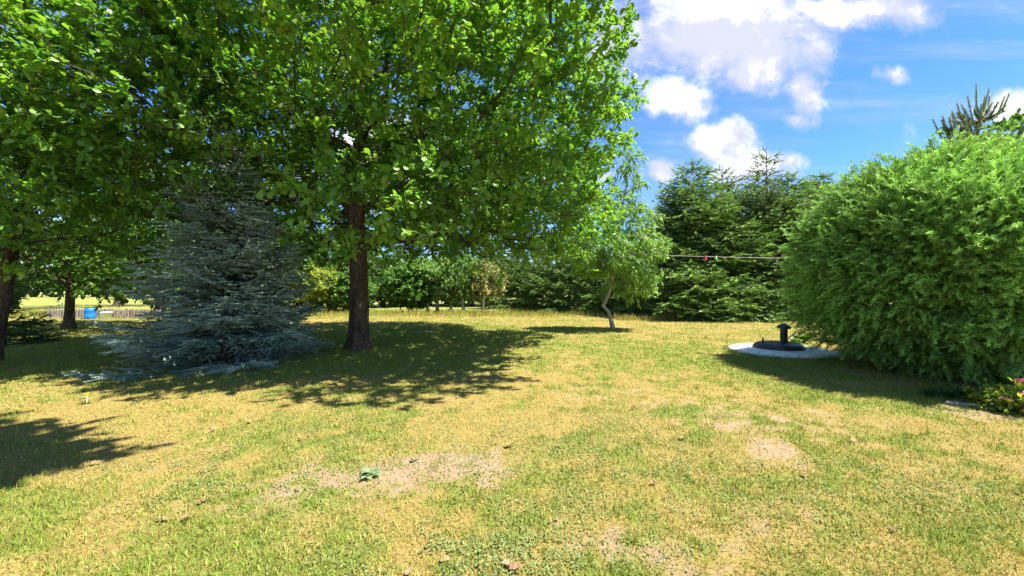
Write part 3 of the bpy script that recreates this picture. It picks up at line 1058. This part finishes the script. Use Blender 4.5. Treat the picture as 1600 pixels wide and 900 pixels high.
PLUMES = [plume_template(s_) for s_ in (1, 2, 3)]
JC = np.array([9.32, 7.95, 0])
jl = [((0, 0, 2.25), (2.75, 2.75, 1.28, 2.1), 2.9), ((2.9, .7, 2.0), (2.7, 2.5, 1.05, 2.0), 2.6), ((-.75, .1, 2.2), (1.95, 2.0, 1.85, 1.9), 2.4), ((.6, -.15, 1.6), (2.5, 2.1, 1.5, 1.45), 2.2)]
root = thing('juniper_bush', tuple(JC), 'huge rounded feathery green juniper bush at the right edge', 'bush')
r = np.random.default_rng(90)
Pj, Nj = [], []
for li, (c_, (a_, b_, up_, dn_), pw) in enumerate(jl):
    n = (5600, 5200, 2500, 2800)[li]
    d = nrm(r.normal(size=(n, 3)))
    cz = np.where(d[:, 2] > 0, up_, dn_)
    q = (np.abs(d[:, 0] / a_) ** pw + np.abs(d[:, 1] / b_) ** pw + np.abs(d[:, 2] / cz) ** pw) ** (-1 / pw)
    q = q * (1 + .045 * sinoise(d * 3, 1.6, 5 + li) + .05 * sinoise(d * 9, 1.2, 25 + li)) * (.60 + .36 * r.random(n) ** .45)
    P = d * q[:, None]
    nn = nrm(P / np.stack([np.full(n, a_), np.full(n, b_), cz], -1) ** 2)
    Pj.append(P + np.array(c_)); Nj.append(nn)
Pj, Nj = np.concatenate(Pj), np.concatenate(Nj)
ok = Pj[:, 2] > .28 + .25 * r.random(len(Pj))
for li, (c_, (a_, b_, up_, dn_), pw) in enumerate(jl):      # drop what lies deep inside a neighbouring lobe
    e = Pj - np.array(c_)
    cz = np.where(e[:, 2] > 0, up_, dn_)
    qq = np.abs(e[:, 0] / a_) ** pw + np.abs(e[:, 1] / b_) ** pw + np.abs(e[:, 2] / cz) ** pw
    ok &= qq ** (1 / pw) > .70
back = (Nj[:, 1] > .25) & (Nj[:, 2] < .6)
ok &= ~back | (r.random(len(ok)) < .5)
Pj, Nj = Pj[ok], Nj[ok]
per = 9                                                    # plumes of one bough share its sweep
nb_ = len(Pj)
hor = nrm(np.cross(Nj, np.array([0, 0, 1.0])) + 1e-6)
sweep = nrm(Nj * .75 + hor * (r.normal(size=(nb_, 1)) * .6 - .35) + np.array([0, 0, .75]) * (r.random((nb_, 1)) - .05))
blen = .30 + .25 * r.random(nb_)
btint = (1 + .2 * sinoise(Pj, .9, 7) + .15 * r.normal(size=nb_))[:, None]
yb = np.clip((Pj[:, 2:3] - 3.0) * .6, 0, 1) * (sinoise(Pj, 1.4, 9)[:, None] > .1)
rep_ = lambda q_: np.repeat(q_, per, 0)
n = nb_ * per
al = np.tile(np.arange(per) / per, nb_) * .9
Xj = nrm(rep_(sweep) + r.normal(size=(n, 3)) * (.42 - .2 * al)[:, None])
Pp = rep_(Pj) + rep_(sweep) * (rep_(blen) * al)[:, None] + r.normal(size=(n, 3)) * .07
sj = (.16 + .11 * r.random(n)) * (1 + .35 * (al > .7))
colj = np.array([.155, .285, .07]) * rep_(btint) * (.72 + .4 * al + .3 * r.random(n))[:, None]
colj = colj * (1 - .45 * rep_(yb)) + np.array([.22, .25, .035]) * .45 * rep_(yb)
okp = Pp[:, 2] > .1
gl = Geo()
for k in range(3):
    s_ = (np.arange(n) % 3 == k) & okp
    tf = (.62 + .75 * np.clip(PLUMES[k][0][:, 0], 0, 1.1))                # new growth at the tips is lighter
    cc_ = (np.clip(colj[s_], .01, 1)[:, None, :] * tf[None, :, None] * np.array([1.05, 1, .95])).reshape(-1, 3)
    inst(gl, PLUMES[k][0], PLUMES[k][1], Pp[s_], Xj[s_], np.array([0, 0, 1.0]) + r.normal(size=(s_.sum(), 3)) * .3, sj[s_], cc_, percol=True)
# golden new shoots near the top right
P = np.array([2.6, -1.0, 3.75]) + r.normal(size=(26, 3)) * [.25, .2, .12]
inst(gl, PLUMES[0][0], PLUMES[0][1], P, nrm(r.normal(size=(26, 3)) * .5 + [0, -.3, .8]), np.tile([0, 1.0, 0], (26, 1)), .3, (.5, .27, .02))
gw = Geo()
for i in range(26):
    a = r.random() * 6.28
    k = r.integers(0, 2)
    c_ = np.array(jl[k][0])
    e = c_ + np.array([math.cos(a) * 1.7 * r.random() ** .5, math.sin(a) * 1.7 * r.random() ** .5, r.random() * 1.6])
    s0 = np.array([c_[0] * .8 + r.normal() * .3, c_[1] * .8 + r.normal() * .3, -.1])
    tt = np.linspace(0, 1, 6)[:, None]
    tube(gw, s0 * (1 - tt) + e * tt + np.array([0, 0, .3]) * np.sin(tt * 3.14), np.linspace(.06, .02, 6), 6)
gw.build('stems', M_BARK2, root, True)
gl.build('foliage', M_JUN, root)

# ------------------------------------------------------------------ young pine with upright candles, behind the juniper
root = thing('pine_tree', (14.0, 12.0, 0), 'young pine with upright candle shoots rising behind the juniper', 'tree')
gt, gb, gl = Geo(), Geo(), Geo()
r = np.random.default_rng(95)
tube(gt, [(0, 0, -.1), (.02, 0, 2), (0, .03, 4.4), (.02, 0, 6.2), (0, 0, 6.9)], [.11, .09, .06, .035, .02], 8)
A = [[], [], [], []]


def candle(p_, d_, L_, wd=1.0):
    m = max(2, int(L_ / .12))
    for i in range(m):
        A[0].append(np.array(p_) + np.array(d_) * L_ * i / m)
        A[1].append(d_)
        A[2].append([.19, .42 * wd * (1 - .4 * i / m), .42 * wd * (1 - .4 * i / m)])
        A[3].append(np.array([.18, .26, .11]) if r.random() < .5 else np.array([.28, .31, .16]))
    tube(gb, [np.array(p_), np.array(p_) + np.array(d_) * L_], [.014, .007], 4)


candle((0, 0, 6.8), (0, 0, 1), 1.0)
for a, l_ in ((0.2, .75), (2.0, .6), (3.3, .7), (4.6, .8)):
    d = np.array([math.cos(a) * .28, math.sin(a) * .28, 1])
    candle((math.cos(a) * .14, math.sin(a) * .14, 6.75), nrm(d), l_)
for z in np.arange(1.2, 6.7, .42):
    for b in range(7):
        a = r.random() * 6.28
        Lb = (7.2 - z) * .42 * (.7 + .4 * r.random()) + .3
        d = np.array([math.cos(a), math.sin(a), .28])
        e = np.array([0, 0, z]) + d * Lb
        tt = np.linspace(0, 1, 5)[:, None]
        tube(gb, np.array([0, 0, z]) + d * Lb * tt, np.linspace(.025, .01, 5), 4)
        for q in range(int(Lb / .16)):
            p_ = np.array([0, 0, z]) + d * Lb * (.25 + .75 * q / max(1, int(Lb / .16)))
            candle(p_, nrm(d * .6 + r.normal(size=3) * .5 + [0, 0, .6]), .3 + .2 * r.random(), 1.4)
        candle(e, nrm(np.array([d[0] * .3, d[1] * .3, 1])), .4 + .25 * r.random(), 1.1)
inst(gl, PINE[0], PINE[1] if True else None, np.array(A[0]), np.array(A[1]), r.normal(size=(len(A[0]), 3)), np.array(A[2]), np.array(A[3]))
gt.build('trunk', M_BARK2, root, True)
gb.build('branches', M_BARK2, root)
gl.build('needles', M_NEEDLE, root)

# ------------------------------------------------------------------ septic cover: white slab, black lid with vent pipe
M_WHITE = rough_mat('white_painted_concrete', (.62, .63, .64), (.82, .82, .81), 5, .8, .5, .2, .02)
m, t = material('flaking_white_concrete')
co = t.n('ShaderNodeTexCoord').outputs['Object']
crk = t.n('ShaderNodeTexVoronoi', {'Vector': t.vmath('ADD', co, t.vmath('MULTIPLY', t.noise(co, 5, out=1), (.15, .15, .15))), 'Scale': 5.0},
          feature='DISTANCE_TO_EDGE').outputs[0]
c = t.mix(t.ramp(t.noise(co, 3.5, 6, .65), .35, .65), (.70, .69, .66), (.86, .85, .81))
c = t.mix(t.math('MULTIPLY', t.ramp(crk, .03, .0), t.ramp(t.noise(co, 2.2, 3), .4, .6)), c, (.2, .2, .19))
c = t.mix(t.ramp(t.noise(co, 9, 6, .75), .56, .66), c, (.36, .36, .34))
b = t.n('ShaderNodeBump', {'Strength': .5, 'Distance': .02, 'Height': t.noise(co, 20, 5, .7)}).outputs[0]
p = t.n('ShaderNodeBsdfPrincipled', {'Base Color': c, 'Roughness': .8, 'Specular IOR Level': .2, 'Normal': b})
t.n('ShaderNodeOutputMaterial', {0: p.outputs[0]})
M_FLAKE = m
M_BLACK = rough_mat('black_weathered_plastic', (.018, .018, .019), (.035, .035, .036), 7, .42, .12, .5, .004)

g = Geo()
sg = 72
wobv = 1 + .022 * (fbm2(np.cos(np.arange(sg) / sg * 6.2832) * 2 + 5, np.sin(np.arange(sg) / sg * 6.2832) * 2 + 5, 1.5, 4) - .5) * 4
lathe(g, [(1.24, -.1), (1.25, .03), (1.22, .065), (1.17, .075), (.9, .085), (.5, .09), (.001, .09)], sg, wob=wobv)
o = g.build('concrete_slab', M_FLAKE, smooth=True)
o.location = (7.2, 10.75, 0)
tag(o, 'round white painted concrete slab set in the lawn beside the juniper', 'slab')

root = thing('tank_cover', (7.18, 10.8, .09), 'black tank cover with carrying handle and capped vent pipe on the white slab', 'tank cover')
g = Geo()
lathe(g, [(.60, .0), (.61, .03), (.595, .06), (.53, .115), (.47, .145), (.42, .155), (.40, .148), (.25, .150), (.001, .152)], 48)
g.build('lid', M_BLACK, root, True)
g = Geo()
hp = np.array([(-.46, -.06, .13), (-.46, -.06, .22), (-.455, -.05, .245), (-.44, -.03, .25), (-.36, .07, .25), (-.35, .09, .24), (-.345, .1, .22), (-.345, .1, .13)])
tube(g, hp, .018, 8)
g.build('handle', M_BLACK, root, True)
g = Geo()
lathe(g, [(.105, .15), (.105, .165), (.088, .17), (.088, .53), (.09, .55)], 32)
o = g.build('vent_pipe', M_BLACK, root, True)
o.location = (.14, -.02, 0)
g = Geo()
lathe(g, [(.085, .515), (.155, .52), (.165, .53), (.165, .575), (.16, .585), (.09, .635), (.03, .665), (.001, .67)], 32)
o = g.build('vent_cap', M_BLACK, root, True)
o.location = (.14, -.02, 0)

# ------------------------------------------------------------------ clothes line with two pegs
wa, wb = np.array([4.2, 16.6, 3.21]), np.array([14.0, 12.0, 2.62])
tt = np.linspace(0, 1, 40)[:, None]
path = wa * (1 - tt) + wb * tt - np.array([0, 0, .10]) * (1 - (2 * tt - 1) ** 2)
g = Geo()
tube(g, path, .008, 5)
M_LINE = rough_mat('plastic_line', (.34, .30, .30), (.5, .46, .45), 20, .5, .1)
tag(g.build('clothes_line', M_LINE), 'grey washing line strung from the peach tree to the juniper', 'clothes line')
M_RED = rough_mat('red_peg_plastic', (.55, .015, .07), (.65, .03, .10), 8, .4, .05)
M_LIMEP = rough_mat('green_peg_plastic', (.45, .62, .2), (.55, .72, .3), 8, .4, .05)


def peg(px, mt, lb, nm, ln, wdt):
    s_ = (px - 800) / FPX
    t_ = (s_ * wa[1] - wa[0]) / ((wb - wa)[0] - s_ * (wb - wa)[1])
    p_ = wa * (1 - t_) + wb * t_ - np.array([0, 0, .10]) * (1 - (2 * t_ - 1) ** 2)
    rt = thing(nm, tuple(p_), lb, 'clothes peg', None, .35)
    for sgn in (-1, 1):
        g = Geo()
        V = np.array([[-wdt, 0, .035], [wdt, 0, .035], [wdt, sgn * .012, .0], [wdt, sgn * .022, -ln * .5], [wdt * .9, sgn * .035, -ln], [-wdt * .9, sgn * .035, -ln],
                      [-wdt, sgn * .022, -ln * .5], [-wdt, sgn * .012, .0]])
        V2 = V + np.array([0, sgn * .014, 0])
        k = len(V)
        g.add(np.concatenate([V, V2]), [list(range(k)), list(range(k, 2 * k))[::-1]])
        g.add(np.concatenate([V, V2]), [[i, i + k, (i + 1) % k + k, (i + 1) % k] for i in range(k)])
        g.build('peg_arm', mt, rt)
    g = Geo()
    tube(g, [(-wdt * 1.15, 0, -.03), (wdt * 1.15, 0, -.03)], .016, 8)
    g.build('spring', M_LINE, rt)


peg(1103, M_RED, 'crimson peg hanging on the washing line', 'clothes_peg', .12, .032)
peg(1119, M_LIMEP, 'pale green peg right of the crimson peg', 'clothes_peg', .10, .016)

# ------------------------------------------------------------------ white post behind the oak trunk
g = Geo()
tube(g, [(.0, 0, -.1), (.01, 0, .5), (.0, 0, 1.1), (-.03, 0, 1.62)], [.055, .05, .05, .045], 12)
M_POST = rough_mat('white_post_paint', (.62, .63, .64), (.8, .8, .8), 9, .6, .2)
o = g.build('post', M_POST, smooth=True)
o.location = place(573.5, 17.6)
tag(o, 'white post peeping out at the right side of the oak trunk', 'post')

# ------------------------------------------------------------------ picket fence, barrel, tub
M_PICK = rough_mat('weathered_picket', (.27, .21, .19), (.40, .32, .29), 5, .9, .4, .1, .01, True)
root = thing('picket_fence', (-27.8, 24.0, 0), 'low weathered brown picket fence at the far left of the lawn', 'fence')
g = Geo()
r = np.random.default_rng(101)
L_ = 6.6
xs = np.arange(0, L_, .17)
for x0 in xs:
    h_ = .56 + r.random() * .04
    w_ = .048
    cc = np.ones(3) * (.8 + .4 * r.random())
    k = r.normal() * .008
    V = np.array([[x0 - w_, 0, .03], [x0 + w_, 0, .03], [x0 + w_ + k, 0, h_ - .05], [x0 + k, 0, h_], [x0 - w_ + k, 0, h_ - .05]])
    V2 = V + [0, .022, 0]
    g.add(np.concatenate([V, V2]), [[0, 1, 2, 3, 4], [9, 8, 7, 6, 5]], cc)
    g.add(np.concatenate([V, V2]), [[i, i + 5, (i + 1) % 5 + 5, (i + 1) % 5] for i in range(5)], cc)
g.build('pickets', M_PICK, root)
for z_ in (.16, .42):
    g = Geo()
    box(g, (-.05, .024, z_), (L_, .06, z_ + .06))
    g.build('rail', M_PICK, root)
for x0 in np.linspace(0, L_, 4):
    g = Geo()
    box(g, (x0 - .045, .063, -.1), (x0 + .045, .15, .55))
    g.build('post', M_PICK, root)

M_BLUE = rough_mat('blue_barrel_plastic', (.012, .15, .62), (.02, .19, .72), 4, .35, .05, .5)
root = thing('water_barrel', place(141, 23.6), 'blue plastic water barrel in front of the picket fence', 'barrel')
g = Geo()
lathe(g, [(.01, 0), (.23, 0), (.255, .03), (.265, .15), (.27, .2), (.262, .22), (.268, .33), (.262, .44), (.27, .46), (.265, .52), (.25, .61), (.22, .65), (.20, .66)], 32)
g.build('body', M_BLUE, root, True)
g = Geo()
lathe(g, [(.225, .662), (.23, .685), (.21, .695), (.01, .695)], 32)
g.build('lid', rough_mat('barrel_lid', (.02, .025, .04), (.03, .035, .05), 4, .4, .05), root, True)
M_TUB = rough_mat('white_tub_plastic', (.68, .68, .66), (.78, .78, .77), 4, .4, .05, .4)
g = Geo()
lathe(g, [(.01, 0), (.2, 0), (.22, .02), (.25, .36), (.275, .37), (.28, .41), (.25, .415), (.235, .39), (.2, .05), (.01, .05)], 32)
o = g.build('tub', M_TUB, smooth=True)
o.location = place(166.5, 23.6)
tag(o, 'white plastic tub right of the blue barrel', 'tub')

# ------------------------------------------------------------------ flower border at the right edge
M_STONE = rough_mat('edging_stone', (.17, .15, .125), (.27, .245, .21), 8, .9, .6, .2, .02)
r = np.random.default_rng(110)
stone_labels = ['leftmost flat grey edging stone under the juniper', 'second flat edging stone from the left under the juniper',
                'middle flat edging stone under the juniper', 'edging stone touching the low green plants before the pink shrub',
                'edging stone at the foot of the pink flowering shrub']
for i, px in enumerate((1486, 1503, 1522, 1541, 1560)):
    D = 5.66 - .05 * i
    g = Geo()
    a = np.arange(14) / 14 * 6.2832
    k = 1 + .16 * r.normal(size=14)
    k = (k + np.roll(k, 1) + np.roll(k, -1)) / 3
    prof = [(1.0, -.04), (1.02, .02), (.93, .045), (.6, .055), (.001, .056)]
    V = np.concatenate([np.stack([np.cos(a) * q * k * .088, np.sin(a) * q * k * .07, np.full(14, z_) + r.normal(size=14) * .003], -1) for q, z_ in prof])
    ii = np.arange(4)[:, None] * 14
    j = np.arange(14)[None]
    g.add(V, np.stack([ii + j, ii + (j + 1) % 14, ii + 14 + (j + 1) % 14, ii + 14 + j], -1).reshape(-1, 4))
    o = g.build('edging_stone', M_STONE, smooth=True)
    o.location = place(px, D)
    o.rotation_euler = (0, 0, r.normal() * .2)
    tag(o, stone_labels[i], 'stone', 'edging stones of the flower border')

M_PETAL = leaf_mat('pink_petal', .3, .5, .2, (1.2, 1, 1))


def flowering_shrub():
    root = thing('spirea_shrub', (6.72, 5.36, 0), 'low yellow green shrub with pink flower heads at right edge', 'shrub')
    r = np.random.default_rng(112)
    gs, gl = Geo(), Geo()
    k = 55
    d = nrm(r.normal(size=(k, 3)) * [1, 1, .3] + [0, 0, .75])
    ln = .32 + .2 * r.random(k)
    for i in range(k):
        tube(gs, [np.zeros(3), d[i] * ln[i] * .5, d[i] * ln[i] + [0, 0, .01]], [.005, .004, .002], 3)
    m = 26
    tt = np.tile(np.linspace(.25, 1, m), k)
    P = np.repeat(d * ln[:, None], m, 0) * tt[:, None] + r.normal(size=(k * m, 3)) * .02
    inst(gl, OVAL[0], OVAL[1], P, np.repeat(d, m, 0) + r.normal(size=(k * m, 3)) * .8, np.array([0, 0, 1.0]) + r.normal(size=(k * m, 3)) * .4,
         .055 + .03 * r.random(k * m), np.array([.22, .27, .03]) * (.65 + .7 * r.random((k * m, 1))) * (1 + .2 * r.normal(size=(k * m, 1)) * [1, .2, .1]))
    gs.build('stems', M_BARK2, root)
    gl.build('foliage', M_LEAF, root)
    for q in range(9):
        i = np.argsort(d[:, 1] + .5 * d[:, 0] - .9 * d[:, 2] + r.random(k) * .4)[q * 2]
        c_ = d[i] * ln[i] * 1.05
        gf = Geo()
        n = 60
        pp = nrm(r.normal(size=(n, 3)))
        pp[:, 2] = np.abs(pp[:, 2]) * .6
        inst(gf, OVAL[0], OVAL[1], c_ + pp * [.05, .05, .03] + [0, 0, .02], pp + [0, 0, .2], r.normal(size=(n, 3)) + [0, 0, 1], .018,
             np.array([.62, .16, .24]) * (.7 + .6 * r.random((n, 1))))
        gf.build('flower_head', M_PETAL, root)


flowering_shrub()


def rosette(name, loc, label, cat, n, L, leaf, col, seed, up=.35, group=None, mat=None):
    r = np.random.default_rng(seed)
    g = Geo()
    a = r.random(n) * 6.28
    el = up + r.normal(size=n) * .2
    X = np.stack([np.cos(a) * np.cos(el), np.sin(a) * np.cos(el), np.sin(el)], -1)
    inst(g, leaf[0], leaf[1], r.normal(size=(n, 3)) * [.02, .02, .004] + [0, 0, .012], X, np.tile([0, 0, 1.0], (n, 1)) + r.normal(size=(n, 3)) * .2,
         L * (.6 + .6 * r.random(n)), np.asarray(col) * (.75 + .5 * r.random((n, 1))))
    o = g.build(name, mat or M_LEAF)
    o.location = loc
    return tag(o, label, cat, group)


BLADE = strip([(0, .03, 0), (.35, .045, .06), (.7, .035, .0), (1, .005, -.2)])
for i, (px, D, lb) in enumerate(((1452, 6.1, 'grassy clump under the juniper hem, left of the edging stones'),
                                 (1480, 6.0, 'dark grassy clump directly above the leftmost edging stone'),
                                 (1510, 5.95, 'leafy clump above the middle edging stones'),
                                 (1535, 5.9, 'leafy clump next to the pink flowering shrub'))):
    rosette('border_plant', place(px, D), lb, 'plant', 60, .22, BLADE if i < 2 else LANCE, (.05, .10, .025), 120 + i, .75, 'low plants under the juniper')
rosette('weed_rosette', (-1.22, 3.47, .0), 'grey green weed rosette on the bare soil patch', 'weed', 44, .10, OVAL, (.24, .29, .17), 130, .35)
rosette('border_plant', place(1252, 12.6), 'yellow green low plant between white slab and juniper', 'plant', 80, .36, OVAL, (.16, .22, .03), 133, .6)
rosette('border_plant', place(1243, 12.0), 'small dark plant by the far rim of the white slab', 'plant', 40, .25, OVAL, (.08, .14, .03), 134, .7)


def flower(px, D, hgt, label, pet, seed, sz):
    root = thing('wild_flower', place(px, D), label, 'flower')
    r = np.random.default_rng(seed)
    g = Geo()
    tube(g, [(0, 0, -.02), (.01, 0, hgt * .6), (0, 0, hgt)], [.005, .004, .004], 5)
    a = r.random(10) * 6.28
    inst(g, LANCE[0], LANCE[1], np.zeros((10, 3)) + [0, 0, .01], np.stack([np.cos(a), np.sin(a), .4 + 0 * a], -1), np.tile([0, 0, 1.0], (10, 1)), .12, (.1, .17, .04))
    g.build('stem', M_LEAF, root)
    g = Geo()
    n = 22
    a = r.random(n) * 6.28
    inst(g, OVAL[0], OVAL[1], np.tile([0, 0, hgt], (n, 1)), np.stack([np.cos(a), np.sin(a), .5 * r.random(n)], -1), np.tile([0, 0, 1.0], (n, 1)), sz, pet)
    g.build('petals', M_PETAL, root)


flower(1139, 14.7, .12, 'orange flower alone on the lawn near the tank cover', (.75, .16, .01), 140, .07)
flower(137, 5.75, .14, 'yellow flower on a short stem at left in the dry lawn', (.75, .55, .02), 141, .035)

# ------------------------------------------------------------------ fallen leaves on the lawn
M_DEAD = leaf_mat('dead_leaf', .15, .8, .1, (1, 1, 1))
DEADS = []
for s_ in range(4):
    r = np.random.default_rng(150 + s_)
    T = OAKLEAF[0].copy()
    T[:, 2] += .35 * (T[:, 0] - .5) ** 2 + r.normal(size=len(T)) * .03 + np.abs(T[:, 1]) * (.5 + .4 * r.random())
    T[:, 0] -= .5
    T[:, 2] -= T[:, 2].min()
    g = Geo()
    g.add(T, OAKLEAF[1], [(.30, .20, .11), (.28, .20, .12), (.22, .13, .07), (.30, .21, .10)][s_])
    DEADS.append(g.mesh('fallen_leaf', M_DEAD))
spots = [(297, 812), (255, 815), (316, 786), (355, 707), (333, 675), (180, 683), (117, 662), (115, 567), (390, 662), (545, 625), (715, 623), (740, 632),
         (796, 700), (650, 720), (1150, 622), (943, 625), (1065, 688), (1020, 757), (1255, 745), (695, 880), (640, 895), (793, 888), (806, 893),
         (130, 623), (420, 625), (905, 603), (870, 700), (555, 655), (1330, 690), (240, 610), (470, 690), (152, 725), (1395, 830), (990, 640)]
r = np.random.default_rng(160)
for i, (px, py) in enumerate(spots):
    D = 1000 / (py - HOR)
    o = bpy.data.objects.new('fallen_leaf', DEADS[i % 4])
    C.objects.link(o)
    x_, y_, _ = place(px, D)
    o.location = (x_, y_, float(height(np.array([x_]), np.array([y_]))[0]) + .022)
    s_ = .055 + .045 * r.random()
    o.scale = (s_, s_, s_)
    o.rotation_euler = (r.normal() * .2, r.normal() * .2, r.random() * 6.28)
    tag(o, 'dry curled brown leaf lying on the lawn', 'fallen leaf', 'fallen leaves on the lawn')
